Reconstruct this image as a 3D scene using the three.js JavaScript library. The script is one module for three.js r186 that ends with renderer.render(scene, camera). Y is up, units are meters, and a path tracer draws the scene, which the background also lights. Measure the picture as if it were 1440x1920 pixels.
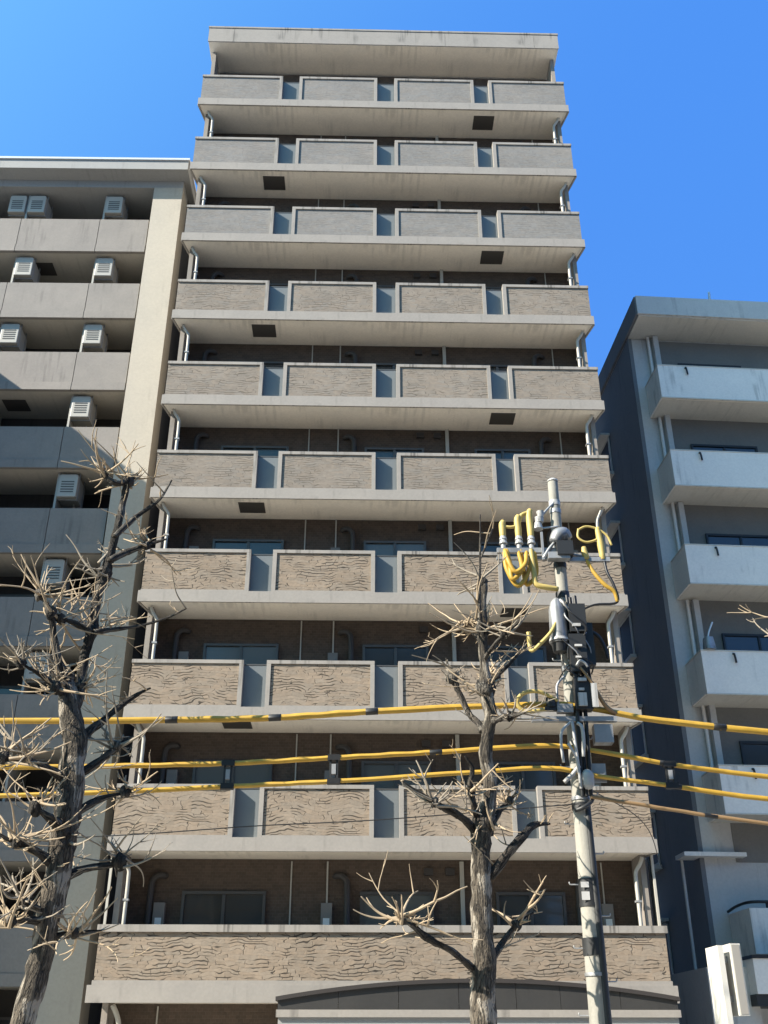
import * as THREE from 'three';
import { mergeGeometries, mergeVertices } from 'three/addons/utils/BufferGeometryUtils.js';

// ---------------------------------------------------------------- camera, sky, sun, exposure
const scene = new THREE.Scene();
const D2R = Math.PI / 180;
const camera = new THREE.PerspectiveCamera(53.1, 768 / 1024, 0.1, 600);
camera.position.set(0, 1.6, 0);
camera.rotation.set(27.92 * D2R, 0, 0);
const EXPOSURE = 2.4;
const SUN_AZ = 63 * D2R, SUN_EL = 35 * D2R;   // azimuth from behind the viewer towards the left
const sunDir = new THREE.Vector3(-Math.sin(SUN_AZ) * Math.cos(SUN_EL), Math.sin(SUN_EL), Math.cos(SUN_AZ) * Math.cos(SUN_EL));
{
  const W = 512, H = 256, data = new Float32Array(W * H * 4);
  for (let j = 0; j < H; j++) for (let i = 0; i < W; i++) {
    const el = ((j + 0.5) / H - 0.5) * Math.PI, az = ((i + 0.5) / W - 0.5) * 2 * Math.PI;
    const d = [Math.cos(el) * Math.cos(az), Math.sin(el), Math.cos(el) * Math.sin(az)];
    const c = Math.max(0, d[0] * sunDir.x + d[1] * sunDir.y + d[2] * sunDir.z);
    const h = Math.exp(-Math.max(0, el) / (12 * D2R)), c2 = c * c, mie = Math.pow(c, 24);
    let rgb = [0.078 + 0.27 * h + 0.36 * c2 + 0.8 * mie, 0.30 + 0.32 * h + 0.85 * c2 + 0.8 * mie, 0.92 + 0.16 * h + 0.5 * c2 + 0.75 * mie];
    if (el < 0) rgb = rgb.map((v) => v * 0.5);
    for (let k = 0; k < 3; k++) data[(j * W + i) * 4 + k] = rgb[k] / EXPOSURE;
    data[(j * W + i) * 4 + 3] = 1;
  }
  const sky = new THREE.DataTexture(data, W, H, THREE.RGBAFormat, THREE.FloatType);
  sky.mapping = THREE.EquirectangularReflectionMapping;
  sky.magFilter = THREE.LinearFilter; sky.minFilter = THREE.LinearFilter; sky.needsUpdate = true;
  scene.background = sky; scene.environment = sky;
}
const sun = new THREE.DirectionalLight(new THREE.Color().setRGB(1.0, 0.915, 0.785), 5);
sun.position.copy(sunDir).multiplyScalar(90).add(new THREE.Vector3(0, 10, -22));
sun.target.position.set(0, 10, -22);
sun.castShadow = true; sun.shadow.mapSize.set(4096, 4096);
Object.assign(sun.shadow.camera, { left: -45, right: 45, top: 45, bottom: -45, near: 1, far: 220 });
scene.add(sun, sun.target);
const renderer = new THREE.WebGLRenderer({ antialias: true });
renderer.setSize(768, 1024);
renderer.toneMapping = THREE.LinearToneMapping;
renderer.toneMappingExposure = EXPOSURE;
renderer.shadowMap.enabled = true;

// ---------------------------------------------------------------- helpers
let seed = 20240;
const rnd = () => { seed = (seed * 1664525 + 1013904223) >>> 0; return seed / 4294967296; };
const rr = (a, b) => a + (b - a) * rnd();
const V = (x, y, z) => new THREE.Vector3(x, y, z);
const lin = (r, g, b) => new THREE.Color().setRGB(r, g, b);
const clamp = (v, a = 0, b = 1) => Math.min(b, Math.max(a, v));
const smooth = (a, b, v) => { const t = clamp((v - a) / (b - a)); return t * t * (3 - 2 * t); };
function hash(x, y, s) { let h = Math.imul(x, 374761393) + Math.imul(y, 668265263) + Math.imul(s, 2147483647); h = Math.imul(h ^ (h >>> 13), 1274126177); return ((h ^ (h >>> 16)) >>> 0) / 4294967296; }
function vnoise(x, y, px, py, s) {           // value noise, periodic in px × py cells
  const xi = Math.floor(x), yi = Math.floor(y), fx = x - xi, fy = y - yi;
  const m = (a, p) => ((a % p) + p) % p, u = fx * fx * (3 - 2 * fx), v = fy * fy * (3 - 2 * fy);
  const x0 = m(xi, px), x1 = m(xi + 1, px), y0 = m(yi, py), y1 = m(yi + 1, py);
  return (hash(x0, y0, s) * (1 - u) + hash(x1, y0, s) * u) * (1 - v) + (hash(x0, y1, s) * (1 - u) + hash(x1, y1, s) * u) * v;
}
function fbm(x, y, px, py, s, oct = 4) { let a = 0, w = 0.5, t = 0; for (let o = 0; o < oct; o++) { a += w * vnoise(x, y, px, py, s + o * 17); t += w; x *= 2; y *= 2; px *= 2; py *= 2; w *= 0.55; } return a / t; }
// a pair of maps over sx × sy metres: fn(x, y in 0..1) -> [r, g, b (linear), height 0..1]
const toS = (c) => 255 * (c <= 0.0031308 ? 12.92 * c : 1.055 * Math.pow(c, 1 / 2.4) - 0.055);
function maps(w, h, sx, sy, fn) {
  const a = new Uint8Array(w * h * 4), b = new Uint8Array(w * h * 4);
  for (let j = 0; j < h; j++) for (let i = 0; i < w; i++) {
    const o = fn((i + 0.5) / w, (j + 0.5) / h), k = (j * w + i) * 4;
    for (let q = 0; q < 3; q++) { a[k + q] = toS(clamp(o[q])); b[k + q] = 255 * clamp(o[3]); }
    a[k + 3] = b[k + 3] = 255;
  }
  return [a, b].map((d, i) => {
    const t = new THREE.DataTexture(d, w, h, THREE.RGBAFormat);
    t.wrapS = t.wrapT = THREE.RepeatWrapping; t.magFilter = THREE.LinearFilter; t.minFilter = THREE.LinearMipmapLinearFilter; t.generateMipmaps = true;
    if (!i) t.colorSpace = THREE.SRGBColorSpace;
    t.repeat.set(1 / sx, 1 / sy); t.needsUpdate = true; return t;
  });
}
function mat(color, roughness = 0.85, opt = {}) { return new THREE.MeshStandardMaterial({ color, roughness, ...opt }); }
function mapped([map, bumpMap], bumpScale, roughness = 0.9, opt = {}) { return new THREE.MeshStandardMaterial({ map, bumpMap, bumpScale, roughness, ...opt }); }

// a box between two corners with uv in metres
function box(x0, x1, y0, y1, z0, z1, ou = 0, ov = 0) {
  const g = new THREE.BoxGeometry(x1 - x0, y1 - y0, z1 - z0); g.translate((x0 + x1) / 2, (y0 + y1) / 2, (z0 + z1) / 2);
  return metreUV(g, ou, ov);
}
function metreUV(g, ou = 0, ov = 0) {
  const p = g.attributes.position, n = g.attributes.normal, uv = g.attributes.uv;
  for (let i = 0; i < p.count; i++) {
    const ax = Math.abs(n.getX(i)), ay = Math.abs(n.getY(i)), az = Math.abs(n.getZ(i));
    if (ax > ay && ax > az) uv.setXY(i, p.getZ(i) + ou, p.getY(i) + ov);
    else if (ay > az) uv.setXY(i, p.getX(i) + ou, p.getZ(i) + ov);
    else uv.setXY(i, p.getX(i) + ou, p.getY(i) + ov);
  }
  return g;
}
const cyl = (r0, r1, h, x, y, z, seg = 12) => { const g = new THREE.CylinderGeometry(r1, r0, h, seg); g.translate(x, y + h / 2, z); return g; };
function prism(pts, y0, y1) {              // plan outline [x, z] extruded upwards
  const s = new THREE.Shape(pts.map(([x, z]) => new THREE.Vector2(x, -z)));
  const g = new THREE.ExtrudeGeometry(s, { depth: y1 - y0, bevelEnabled: false }); g.rotateX(-Math.PI / 2); g.translate(0, y0, 0);
  return metreUV(g);
}
// tapered tube through points [x, y, z, r]
function tube(pts, sides = 8, step = 3, rough = 0, closed = true) {
  const c = new THREE.CatmullRomCurve3(pts.map((p) => V(p[0], p[1], p[2])), false, 'centripetal'), N = (pts.length - 1) * step;
  const P = [], R = [];
  for (let i = 0; i <= N; i++) { const t = i / N, f = t * (pts.length - 1), k = Math.min(pts.length - 2, Math.floor(f)), q = f - k; P.push(c.getPoint(t)); R.push(pts[k][3] * (1 - q) + pts[k + 1][3] * q); }
  const pos = [], uv = [], idx = []; let nrm = V(1, 0, 0.2), len = 0;
  for (let i = 0; i <= N; i++) {
    const T = P[Math.min(N, i + 1)].clone().sub(P[Math.max(0, i - 1)]).normalize();
    nrm.sub(T.clone().multiplyScalar(nrm.dot(T))); if (nrm.lengthSq() < 1e-5) nrm.set(0.3, 0.1, 1).sub(T.clone().multiplyScalar(0.3 * T.x + 0.1 * T.y + T.z)); nrm.normalize();
    const B = T.clone().cross(nrm); if (i) len += P[i].distanceTo(P[i - 1]);
    for (let s = 0; s <= sides; s++) {
      const a = s / sides * 2 * Math.PI, w = rough ? 1 + rough * (vnoise(s, i * 0.7, sides, 400, 5) - 0.5) * 2 : 1, r = R[i] * w;
      pos.push(P[i].x + r * (nrm.x * Math.cos(a) + B.x * Math.sin(a)), P[i].y + r * (nrm.y * Math.cos(a) + B.y * Math.sin(a)), P[i].z + r * (nrm.z * Math.cos(a) + B.z * Math.sin(a)));
      uv.push(s / sides * 6.283 * Math.max(R[0], 0.02), len);
    }
  }
  const q = sides + 1;
  for (let i = 0; i < N; i++) for (let s = 0; s < sides; s++) { const a = i * q + s; idx.push(a, a + 1, a + q, a + 1, a + q + 1, a + q); }
  if (closed) for (const [o, e] of [[0, 0], [N, 1]]) { const ce = pos.length / 3; pos.push(P[o].x, P[o].y, P[o].z); uv.push(0, 0); for (let s = 0; s < sides; s++) idx.push(...(e ? [ce, o * q + s, o * q + s + 1] : [ce, o * q + s + 1, o * q + s])); }
  const g = new THREE.BufferGeometry();
  g.setAttribute('position', new THREE.Float32BufferAttribute(pos, 3)); g.setAttribute('uv', new THREE.Float32BufferAttribute(uv, 2)); g.setIndex(idx); g.computeVertexNormals();
  return g;
}
const pipe = (pts, r, sides = 8, step = 4) => tube(pts.map((p) => [...p, r]), sides, step);
function join(gs) { if (!Array.isArray(gs)) return gs; return gs.length === 1 ? gs[0] : mergeGeometries(gs.map((g) => (g.index ? g.toNonIndexed() : g))); }
const used = new Map();
function numbered(n) { const k = used.get(n) || 0; used.set(n, k + 1); return k ? `${n}_${String(k).padStart(3, '0')}` : n; }
function part(name, geo, m, parent) { const o = new THREE.Mesh(join(geo), m); o.name = name; o.castShadow = o.receiveShadow = true; parent.add(o); return o; }
function tag(o, label, category, group) { o.userData.label = label; o.userData.category = category; if (group) o.userData.group = group; return o; }
function thing(name, label, category, pos = [0, 0, 0], turn = 0, group) { const o = new THREE.Group(); o.name = numbered(name); o.position.set(...pos); o.rotation.y = turn; scene.add(o); return tag(o, label, category, group); }
function struct(name, geo, m) { const o = part(numbered(name), geo, m, scene); o.userData.kind = 'structure'; return o; }

// ---------------------------------------------------------------- materials
// split-face cladding: warped courses with dark open joints
function cladding(base, amount, sd, warp) {
  return maps(1024, 512, 4, 2, (u, v) => {
    const wy = (fbm(u * 6, v * 4, 6, 4, sd, 3) - 0.5) * warp + (fbm(u * 24, v * 20, 24, 20, sd + 3, 2) - 0.5) * 0.06;
    const wx = (fbm(u * 10, v * 10, 10, 10, sd + 7, 3) - 0.5) * 0.35;
    const rows = 28, Y = (v + wy / 2) * rows, row = Math.floor(Y), fy = Y - row, rm = ((row % rows) + rows) % rows;
    const cols = 18 + Math.floor(hash(rm, 3, sd) * 3) * 0, X = (u + wx / 4) * cols + hash(rm, 1, sd) * 7, col = Math.floor(X), fx = X - col, cm = ((col % cols) + cols) % cols;
    const dy = Math.min(fy, 1 - fy) * (2 / rows), dx = Math.min(fx, 1 - fx) * (4 / cols);
    const open = smooth(0.4, 0.62, fbm(u * 16, v * 12, 16, 12, sd + 11, 3)), openX = smooth(0.46, 0.62, fbm(u * 22, v * 22, 22, 22, sd + 21, 2));
    const wj = 0.004 + 0.009 * open;
    const j = Math.max((1 - smooth(wj * 0.4, wj, dy)) * (0.25 + 0.75 * open), (1 - smooth(0.003, 0.01, dx)) * openX) * amount;
    const tone = 0.9 + 0.16 * hash(cm, rm, sd + 5) * amount + 0.26 * (fbm(u * 60, v * 40, 60, 40, sd + 9, 3) - 0.5) + 0.24 * (fbm(u * 5, v * 3, 5, 3, sd + 13, 3) - 0.5);
    const warm = 0.06 * (hash(cm, rm, sd + 31) - 0.5);
    const k = tone * (1 - 0.8 * j);
    return [base[0] * k * (1 + warm), base[1] * k, base[2] * k * (1 - warm), clamp(0.75 - 0.7 * j + 0.3 * (fbm(u * 90, v * 60, 90, 60, sd + 15, 2) - 0.5) + 0.2 * hash(cm, rm, sd + 5))];
  });
}
// painted plaster or concrete with speckle, soft blotches and rain streaks
function plaster(base, sd, streak = 0.1, blotch = 0.12) {
  return maps(512, 512, 4, 4, (u, v) => {
    const s = fbm(u * 48, v * 3, 48, 3, sd, 3), b = fbm(u * 5, v * 5, 5, 5, sd + 4, 4), f = fbm(u * 96, v * 96, 96, 96, sd + 8, 2);
    const pm = smooth(0.45, 0.75, fbm(u * 7, v * 4, 7, 4, sd + 12, 3)); const k = 1 - streak * smooth(0.45, 0.8, s) * 2 * pm + blotch * 1.6 * (b - 0.5) + 0.12 * (f - 0.5);
    return [base[0] * k, base[1] * k * (1 - 0.02 * (b - 0.5)), base[2] * k * (1 - 0.05 * (b - 0.5)), 0.5 + 0.5 * (f - 0.5)];
  });
}
// furrowed bark with pale worn plates
function barkMaps(base, worn) {
  return maps(256, 512, 0.8, 1.6, (u, v) => {
    const a = fbm(u * 14, v * 6, 14, 6, 71, 4), b = fbm(u * 5, v * 7, 5, 7, 73, 3), f = fbm(u * 60, v * 60, 60, 60, 75, 2), cr = smooth(0.4, 0.5, a) * (1 - smooth(0.5, 0.6, a));
    const k = (0.75 + 1.1 * (b - 0.5) + 0.4 * (f - 0.5)) * (1 - 0.75 * cr), pale = smooth(0.55, 0.62, b) * worn * (1 - 0.7 * cr);
    return [base[0] * k + pale, base[1] * k + pale * 0.93, base[2] * k + pale * 0.8, clamp(0.7 - 0.6 * cr + 0.5 * (f - 0.5))];
  });
}
const M = {
  cladRough: mapped(cladding([0.245, 0.195, 0.147], 1, 1, 0.26), 0.008, 0.92),
  cladMid: mapped(cladding([0.228, 0.196, 0.163], 0.6, 41, 0.2), 0.006, 0.92),
  cladFine: mapped(cladding([0.214, 0.203, 0.19], 0.28, 77, 0.14), 0.005, 0.92),
  frame: mapped(plaster([0.275, 0.252, 0.226], 3, 0.3, 0.16), 0.001, 0.7),
  soffit: mapped(plaster([0.78, 0.715, 0.62], 9, 0.1, 0.12), 0.001, 0.85),
  brownTile: mapped(maps(512, 512, 1.6, 1.6, (u, v) => {
    const Y = v * 24, X = u * 14 + (Math.floor(Y) % 2) * 0.5, fy = Y % 1, fx = X % 1;
    const j = Math.max(1 - smooth(0.03, 0.1, Math.min(fy, 1 - fy)), 1 - smooth(0.02, 0.06, Math.min(fx, 1 - fx)));
    const k = 0.85 + 0.3 * hash(Math.floor(X) % 14, Math.floor(Y), 6) + 0.2 * (fbm(u * 30, v * 30, 30, 30, 5, 2) - 0.5);
    return [0.085 * k * (1 + 0.2 * j), 0.06 * k * (1 + 0.3 * j), 0.043 * k * (1 + 0.4 * j), 0.8 - 0.6 * j];
  }), 0.004, 0.8),
  sideWall: mapped(plaster([0.24, 0.215, 0.19], 15, 0.15, 0.15), 0.002, 0.9),
  pipeWhite: mat(lin(0.42, 0.40, 0.35), 0.5),
  duct: mat(lin(0.045, 0.04, 0.037), 0.6),
  hatch: mat(lin(0.05, 0.046, 0.042), 0.6),
  alu: mat(lin(0.11, 0.105, 0.098), 0.4, { metalness: 0.5 }),
  paneDark: new THREE.MeshPhysicalMaterial({ color: lin(0.045, 0.05, 0.05), roughness: 0.12, clearcoat: 0.6, clearcoatRoughness: 0.05 }),
  paneCurtain: new THREE.MeshPhysicalMaterial({ color: lin(0.12, 0.125, 0.115), roughness: 0.25, clearcoat: 0.5, clearcoatRoughness: 0.08 }),
  paneShutter: mat(lin(0.012, 0.014, 0.022), 0.75),
  frosted: new THREE.MeshPhysicalMaterial({ color: lin(0.25, 0.275, 0.29), roughness: 0.45, transmission: 0.45, thickness: 0 }),
  meter: mat(lin(0.2, 0.18, 0.16), 0.6),
  paper: mat(lin(0.75, 0.75, 0.72), 0.7),
  canopy: mapped(plaster([0.034, 0.033, 0.032], 19, 0.1, 0.2), 0.001, 0.5),
  canopyCap: mat(lin(0.035, 0.03, 0.028), 0.5),
  columnCream: mapped(plaster([0.40, 0.365, 0.31], 23, 0.07, 0.08), 0.001, 0.85),
  leftPanel: mapped(plaster([0.235, 0.217, 0.2], 27, 0.12, 0.2), 0.003, 0.9),
  leftSoffit: mapped(plaster([0.42, 0.39, 0.34], 29, 0.06, 0.12), 0.001, 0.9),
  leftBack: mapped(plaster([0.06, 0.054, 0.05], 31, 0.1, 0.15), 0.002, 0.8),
  capMetal: mat(lin(0.6, 0.61, 0.63), 0.35, { metalness: 0.2 }),
  greyTrim: mapped(plaster([0.28, 0.28, 0.275], 33, 0.1, 0.08), 0.001, 0.7),
  acCase: mat(lin(0.36, 0.35, 0.32), 0.5),
  acDark: mat(lin(0.06, 0.06, 0.06), 0.5),
  black: mat(lin(0.012, 0.012, 0.013), 0.5),
  rightWall: mapped(plaster([0.54, 0.515, 0.48], 37, 0.14, 0.1), 0.002, 0.85),
  rightParapet: mapped(plaster([0.82, 0.76, 0.69], 39, 0.16, 0.1), 0.002, 0.8),
  rightSoffit: mapped(plaster([0.62, 0.58, 0.51], 43, 0.08, 0.12), 0.001, 0.9),
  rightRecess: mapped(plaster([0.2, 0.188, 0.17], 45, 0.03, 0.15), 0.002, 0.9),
  rightSide: mapped(plaster([0.17, 0.17, 0.175], 47, 0.1, 0.1), 0.002, 0.9),
  concrete: mapped(plaster([0.29, 0.28, 0.245], 51, 0.3, 0.2), 0.004, 0.9),
  galv: mapped(plaster([0.32, 0.325, 0.33], 53, 0.3, 0.5), 0.002, 0.45, { metalness: 0.35 }),
  porcelain: mapped(plaster([0.46, 0.455, 0.44], 55, 0.3, 0.4), 0.001, 0.4),
  darkMetal: mat(lin(0.02, 0.021, 0.022), 0.5),
  yellow: mapped(maps(256, 256, 1, 1, (u, v) => { const k = 0.85 + 0.4 * (fbm(u * 8, v * 6, 8, 6, 61, 4) - 0.5) + 0.1 * (fbm(u * 60, v * 60, 60, 60, 63, 2) - 0.5); return [0.50 * k, 0.30 * k, 0.035 * k, 0.5]; }), 0.0005, 0.55),
  yellowPale: mat(lin(0.46, 0.35, 0.11), 0.55),
  brownCable: mat(lin(0.24, 0.15, 0.07), 0.6),
  bark: mapped(barkMaps([0.135, 0.112, 0.085], 0.15), 0.03, 0.95),
  barkDark: mapped(barkMaps([0.06, 0.05, 0.04], 0.05), 0.03, 0.95),
  twig: mat(lin(0.36, 0.28, 0.19), 0.9),
  twigGrey: mat(lin(0.25, 0.215, 0.17), 0.9),
  asphalt: mapped(plaster([0.11, 0.109, 0.107], 81, 0.0, 0.3), 0.004, 0.95),
  paving: mapped(plaster([0.43, 0.405, 0.365], 83, 0.0, 0.2), 0.003, 0.9),
  kerb: mapped(plaster([0.4, 0.39, 0.37], 85, 0.1, 0.2), 0.003, 0.9),
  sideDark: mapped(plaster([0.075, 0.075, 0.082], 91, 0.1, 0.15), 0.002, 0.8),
  whitePaint: mat(lin(0.75, 0.75, 0.73), 0.8),
  signWhite: mat(lin(0.55, 0.535, 0.49), 0.5),
  signPanel: mat(lin(0.28, 0.265, 0.24), 0.5),
  farWall: mapped(plaster([0.28, 0.25, 0.22], 87, 0.1, 0.15), 0.002, 0.9),
};
const TREE_MIDDLE = {"trunk":[[[1.32,2.0,-15.3,0.178],[1.33,2.36,-15.3,0.17],[1.38,2.75,-15.3,0.165],[1.37,3.16,-15.3,0.148],[1.37,3.58,-15.3,0.143],[1.38,3.87,-15.3,0.14],[1.4,4.16,-15.3,0.138],[1.41,4.42,-15.3,0.147],[1.45,4.61,-15.3,0.155],[1.54,4.92,-15.3,0.106],[1.57,5.23,-15.3,0.099],[1.52,5.55,-15.3,0.1],[1.56,5.87,-15.3,0.089],[1.63,6.16,-15.3,0.098],[1.58,6.54,-15.3,0.111],[1.57,6.97,-15.3,0.075],[1.56,7.32,-15.3,0.072],[1.57,7.68,-15.3,0.085],[1.58,8.05,-15.3,0.073],[1.62,8.33,-15.3,0.065],[1.61,8.48,-15.3,0.048]]],"limbs":[[[1.5,3.83,-15.3,0.076],[1.72,4.09,-15.3,0.069],[1.96,4.35,-15.3,0.062],[2.2,4.59,-15.5,0.051],[2.48,4.65,-15.7,0.028]],[[1.33,4.44,-15.3,0.062],[1.14,4.61,-15.1,0.05],[0.92,4.71,-15.0,0.054],[0.72,4.79,-14.9,0.042],[0.49,4.92,-14.8,0.023],[0.23,5.09,-14.8,0.015]],[[1.37,4.61,-15.3,0.058],[1.3,4.8,-15.1,0.05],[1.27,4.95,-15.1,0.05],[1.25,5.08,-15.0,0.039],[1.29,5.31,-15.0,0.035],[1.18,5.46,-14.9,0.027]],[[1.5,5.94,-15.3,0.057],[1.43,6.16,-15.5,0.054],[1.31,6.33,-15.6,0.05],[1.2,6.67,-15.7,0.042],[1.09,6.91,-15.7,0.06],[0.93,7.09,-15.8,0.03]],[[1.62,6.08,-15.3,0.057],[1.75,6.08,-15.1,0.048],[1.88,6.07,-15.0,0.036],[2.09,6.08,-14.8,0.02]],[[1.26,2.59,-15.3,0.051],[1.07,2.74,-15.1,0.04],[0.84,2.87,-14.9,0.043],[0.57,2.99,-14.8,0.05],[0.39,3.12,-14.7,0.036],[0.26,3.19,-14.7,0.029]],[[1.45,2.72,-15.3,0.051],[1.69,3.02,-15.6,0.041],[1.89,3.24,-15.7,0.034],[2.16,3.42,-15.8,0.015]],[[1.57,4.57,-15.3,0.05],[1.72,4.8,-15.5,0.04],[1.88,4.96,-15.6,0.04],[1.99,5.08,-15.6,0.024]],[[1.55,7.06,-15.3,0.042],[1.68,7.2,-15.1,0.033],[1.87,7.39,-15.0,0.025],[2.13,7.61,-15.0,0.017]],[[1.56,7.28,-15.3,0.038],[1.46,7.58,-15.5,0.03],[1.29,7.72,-15.5,0.022],[1.04,7.85,-15.6,0.017]],[[1.55,6.54,-15.3,0.049],[1.78,6.9,-15.6,0.034],[2.06,7.2,-15.7,0.026],[2.31,7.51,-15.8,0.017]],[[1.57,7.41,-15.3,0.034],[1.53,7.69,-15.1,0.029],[1.51,8.02,-15.0,0.025],[1.56,8.77,-15.0,0.017],[1.59,9.5,-15.0,0.013]],[[1.55,8.67,-15.0,0.017],[1.67,8.96,-15.0,0.017],[1.81,9.3,-15.0,0.013]]],"knobs":[[1.61,8.41,-15.3,0.078],[1.57,7.59,-15.3,0.11],[1.57,6.61,-15.3,0.14],[1.09,6.91,-15.7,0.085],[1.44,4.57,-15.3,0.171],[1.27,4.95,-15.1,0.066],[0.72,4.79,-14.9,0.061],[0.26,3.19,-14.7,0.046],[1.89,3.24,-15.7,0.069],[1.88,6.07,-15.0,0.056],[1.78,6.9,-15.6,0.068],[1.29,7.72,-15.5,0.06],[1.87,7.39,-15.0,0.058],[1.88,4.96,-15.6,0.064]]};
const TREE_CORNER = {"trunk":[[[-4.75,1.9,-15.0,0.167],[-4.67,2.4,-15.0,0.163],[-4.61,2.86,-15.0,0.158],[-4.58,3.4,-15.0,0.169],[-4.55,3.83,-15.0,0.179],[-4.54,4.33,-15.0,0.181],[-4.52,4.85,-15.0,0.192],[-4.56,5.39,-15.0,0.18],[-4.58,5.71,-15.0,0.182],[-4.7,6.07,-15.0,0.16],[-4.78,6.44,-15.0,0.145],[-4.87,6.69,-15.0,0.098]]],"limbs":[[[-4.65,6.19,-15.0,0.096],[-4.65,6.6,-15.1,0.073],[-4.68,7.11,-15.2,0.071],[-4.62,7.55,-15.2,0.084],[-4.65,8.05,-15.3,0.077],[-4.57,8.52,-15.3,0.096],[-4.55,9.06,-15.4,0.076],[-4.49,9.56,-15.4,0.063],[-4.48,10.02,-15.5,0.055],[-4.45,10.39,-15.5,0.065],[-4.27,10.61,-15.5,0.056]],[[-4.55,5.63,-15.0,0.079],[-4.44,5.91,-15.2,0.06],[-4.27,6.12,-15.3,0.057],[-4.08,6.36,-15.4,0.045],[-3.85,6.59,-15.5,0.033],[-3.66,6.69,-15.5,0.021]],[[-4.82,6.53,-15.0,0.073],[-4.93,6.88,-14.8,0.057],[-5.08,7.31,-14.8,0.045],[-5.14,7.62,-14.7,0.058],[-5.35,7.93,-14.7,0.05]],[[-4.79,6.36,-15.0,0.064],[-4.92,6.47,-14.7,0.044],[-5.12,6.59,-14.5,0.035],[-5.35,6.7,-14.4,0.039]],[[-4.56,7.43,-15.0,0.058],[-4.81,7.54,-14.9,0.046],[-5.0,7.57,-14.8,0.041]],[[-4.53,7.43,-15.0,0.05],[-4.26,7.55,-15.2,0.034],[-3.85,7.71,-15.4,0.026],[-3.46,7.9,-15.5,0.017],[-3.22,8.04,-15.5,0.013]],[[-4.44,8.67,-15.0,0.056],[-4.24,8.96,-15.3,0.049],[-3.97,9.13,-15.4,0.04],[-3.67,9.3,-15.5,0.023]],[[-4.41,9.1,-15.0,0.052],[-4.21,9.66,-15.4,0.036],[-3.86,10.07,-15.5,0.028],[-3.72,10.5,-15.6,0.014]],[[-4.45,10.39,-15.5,0.051],[-4.62,10.28,-15.3,0.05],[-4.82,10.44,-15.3,0.037],[-4.94,10.65,-15.3,0.018]],[[-4.43,5.23,-15.0,0.07],[-4.18,5.45,-15.1,0.047],[-3.99,5.68,-15.2,0.048],[-3.79,5.87,-15.3,0.032]],[[-4.53,4.4,-15.0,0.083],[-4.67,4.53,-14.7,0.06],[-4.88,4.65,-14.6,0.052]],[[-4.57,5.08,-15.0,0.07],[-4.82,5.24,-14.7,0.046],[-5.11,5.3,-14.5,0.038],[-5.36,5.31,-14.4,0.038]],[[-4.52,3.83,-15.0,0.074],[-4.78,4.08,-14.8,0.052],[-5.07,4.18,-14.6,0.037],[-5.35,4.31,-14.5,0.029]],[[-4.5,4.62,-15.0,0.061],[-4.17,4.89,-15.2,0.047],[-3.84,5.05,-15.4,0.048]],[[-4.54,3.75,-15.0,0.074],[-4.23,3.93,-15.2,0.045],[-3.85,4.01,-15.3,0.046],[-3.69,4.1,-15.4,0.038]],[[-4.55,3.2,-15.0,0.08],[-4.75,3.21,-14.8,0.05],[-5.0,3.17,-14.7,0.036]],[[-4.54,3.0,-15.0,0.065],[-4.26,3.08,-15.2,0.037],[-3.92,3.13,-15.3,0.037]],[[-4.66,3.35,-14.8,0.036],[-4.9,3.44,-14.7,0.029],[-5.14,3.56,-14.6,0.025]]],"knobs":[[-4.86,6.68,-15.0,0.122],[-5.14,7.62,-14.7,0.09],[-5.35,7.93,-14.7,0.083],[-5.35,6.7,-14.4,0.071],[-5.0,7.57,-14.8,0.074],[-4.62,7.54,-15.2,0.101],[-4.58,8.57,-15.3,0.114],[-4.45,10.41,-15.5,0.102],[-4.82,10.44,-15.3,0.06],[-3.99,5.68,-15.2,0.064],[-4.88,4.65,-14.6,0.089],[-5.36,5.31,-14.4,0.075],[-5.11,5.3,-14.5,0.061],[-5.07,4.18,-14.6,0.066],[-3.84,5.05,-15.4,0.079],[-3.78,4.05,-15.3,0.099],[-5.0,3.17,-14.7,0.071],[-4.26,3.08,-15.2,0.059],[-4.9,3.44,-14.7,0.05],[-4.88,6.43,-14.7,0.087],[-4.65,6.6,-15.1,0.082],[-4.52,4.38,-14.9,0.098],[-3.97,9.13,-15.4,0.062]]};
const TREE_FAR = {"trunk":[[[6.5,1.9,-15.2,0.162],[6.61,3.08,-15.2,0.162],[6.77,4.51,-15.2,0.154],[6.9,5.68,-15.2,0.136],[6.99,6.68,-15.2,0.107],[7.09,7.55,-15.2,0.084]]],"limbs":[[[6.91,5.52,-15.2,0.079],[6.74,6.25,-15.2,0.057],[6.46,6.93,-15.2,0.041],[6.23,7.38,-15.2,0.038]],[[7.02,7.02,-15.2,0.05],[6.73,7.46,-15.2,0.038],[6.36,7.74,-15.2,0.034]]],"knobs":[[6.23,7.38,-15.2,0.059],[6.36,7.74,-15.2,0.059],[7.09,7.55,-15.2,0.084]]};
// ---------------------------------------------------------------- the setting
{
  struct('ground', box(-150, 150, -0.5, -0.02, -160, 60), M.paving);
  struct('road', box(-90, 90, -0.016, -0.008, -11.2, 2.2), M.asphalt);
  struct('pavement', box(-90, 90, -0.016, 0.13, -21.4, -11.44), M.paving);
  struct('kerb', box(-90, 90, -0.014, 0.134, -11.436, -11.204), M.kerb);
  for (let i = 0; i < 16; i++) struct('lane_marking', box(-48 + i * 6, -45 + i * 6, -0.0079, -0.004, -4.6, -4.45), M.whitePaint);
}

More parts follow.
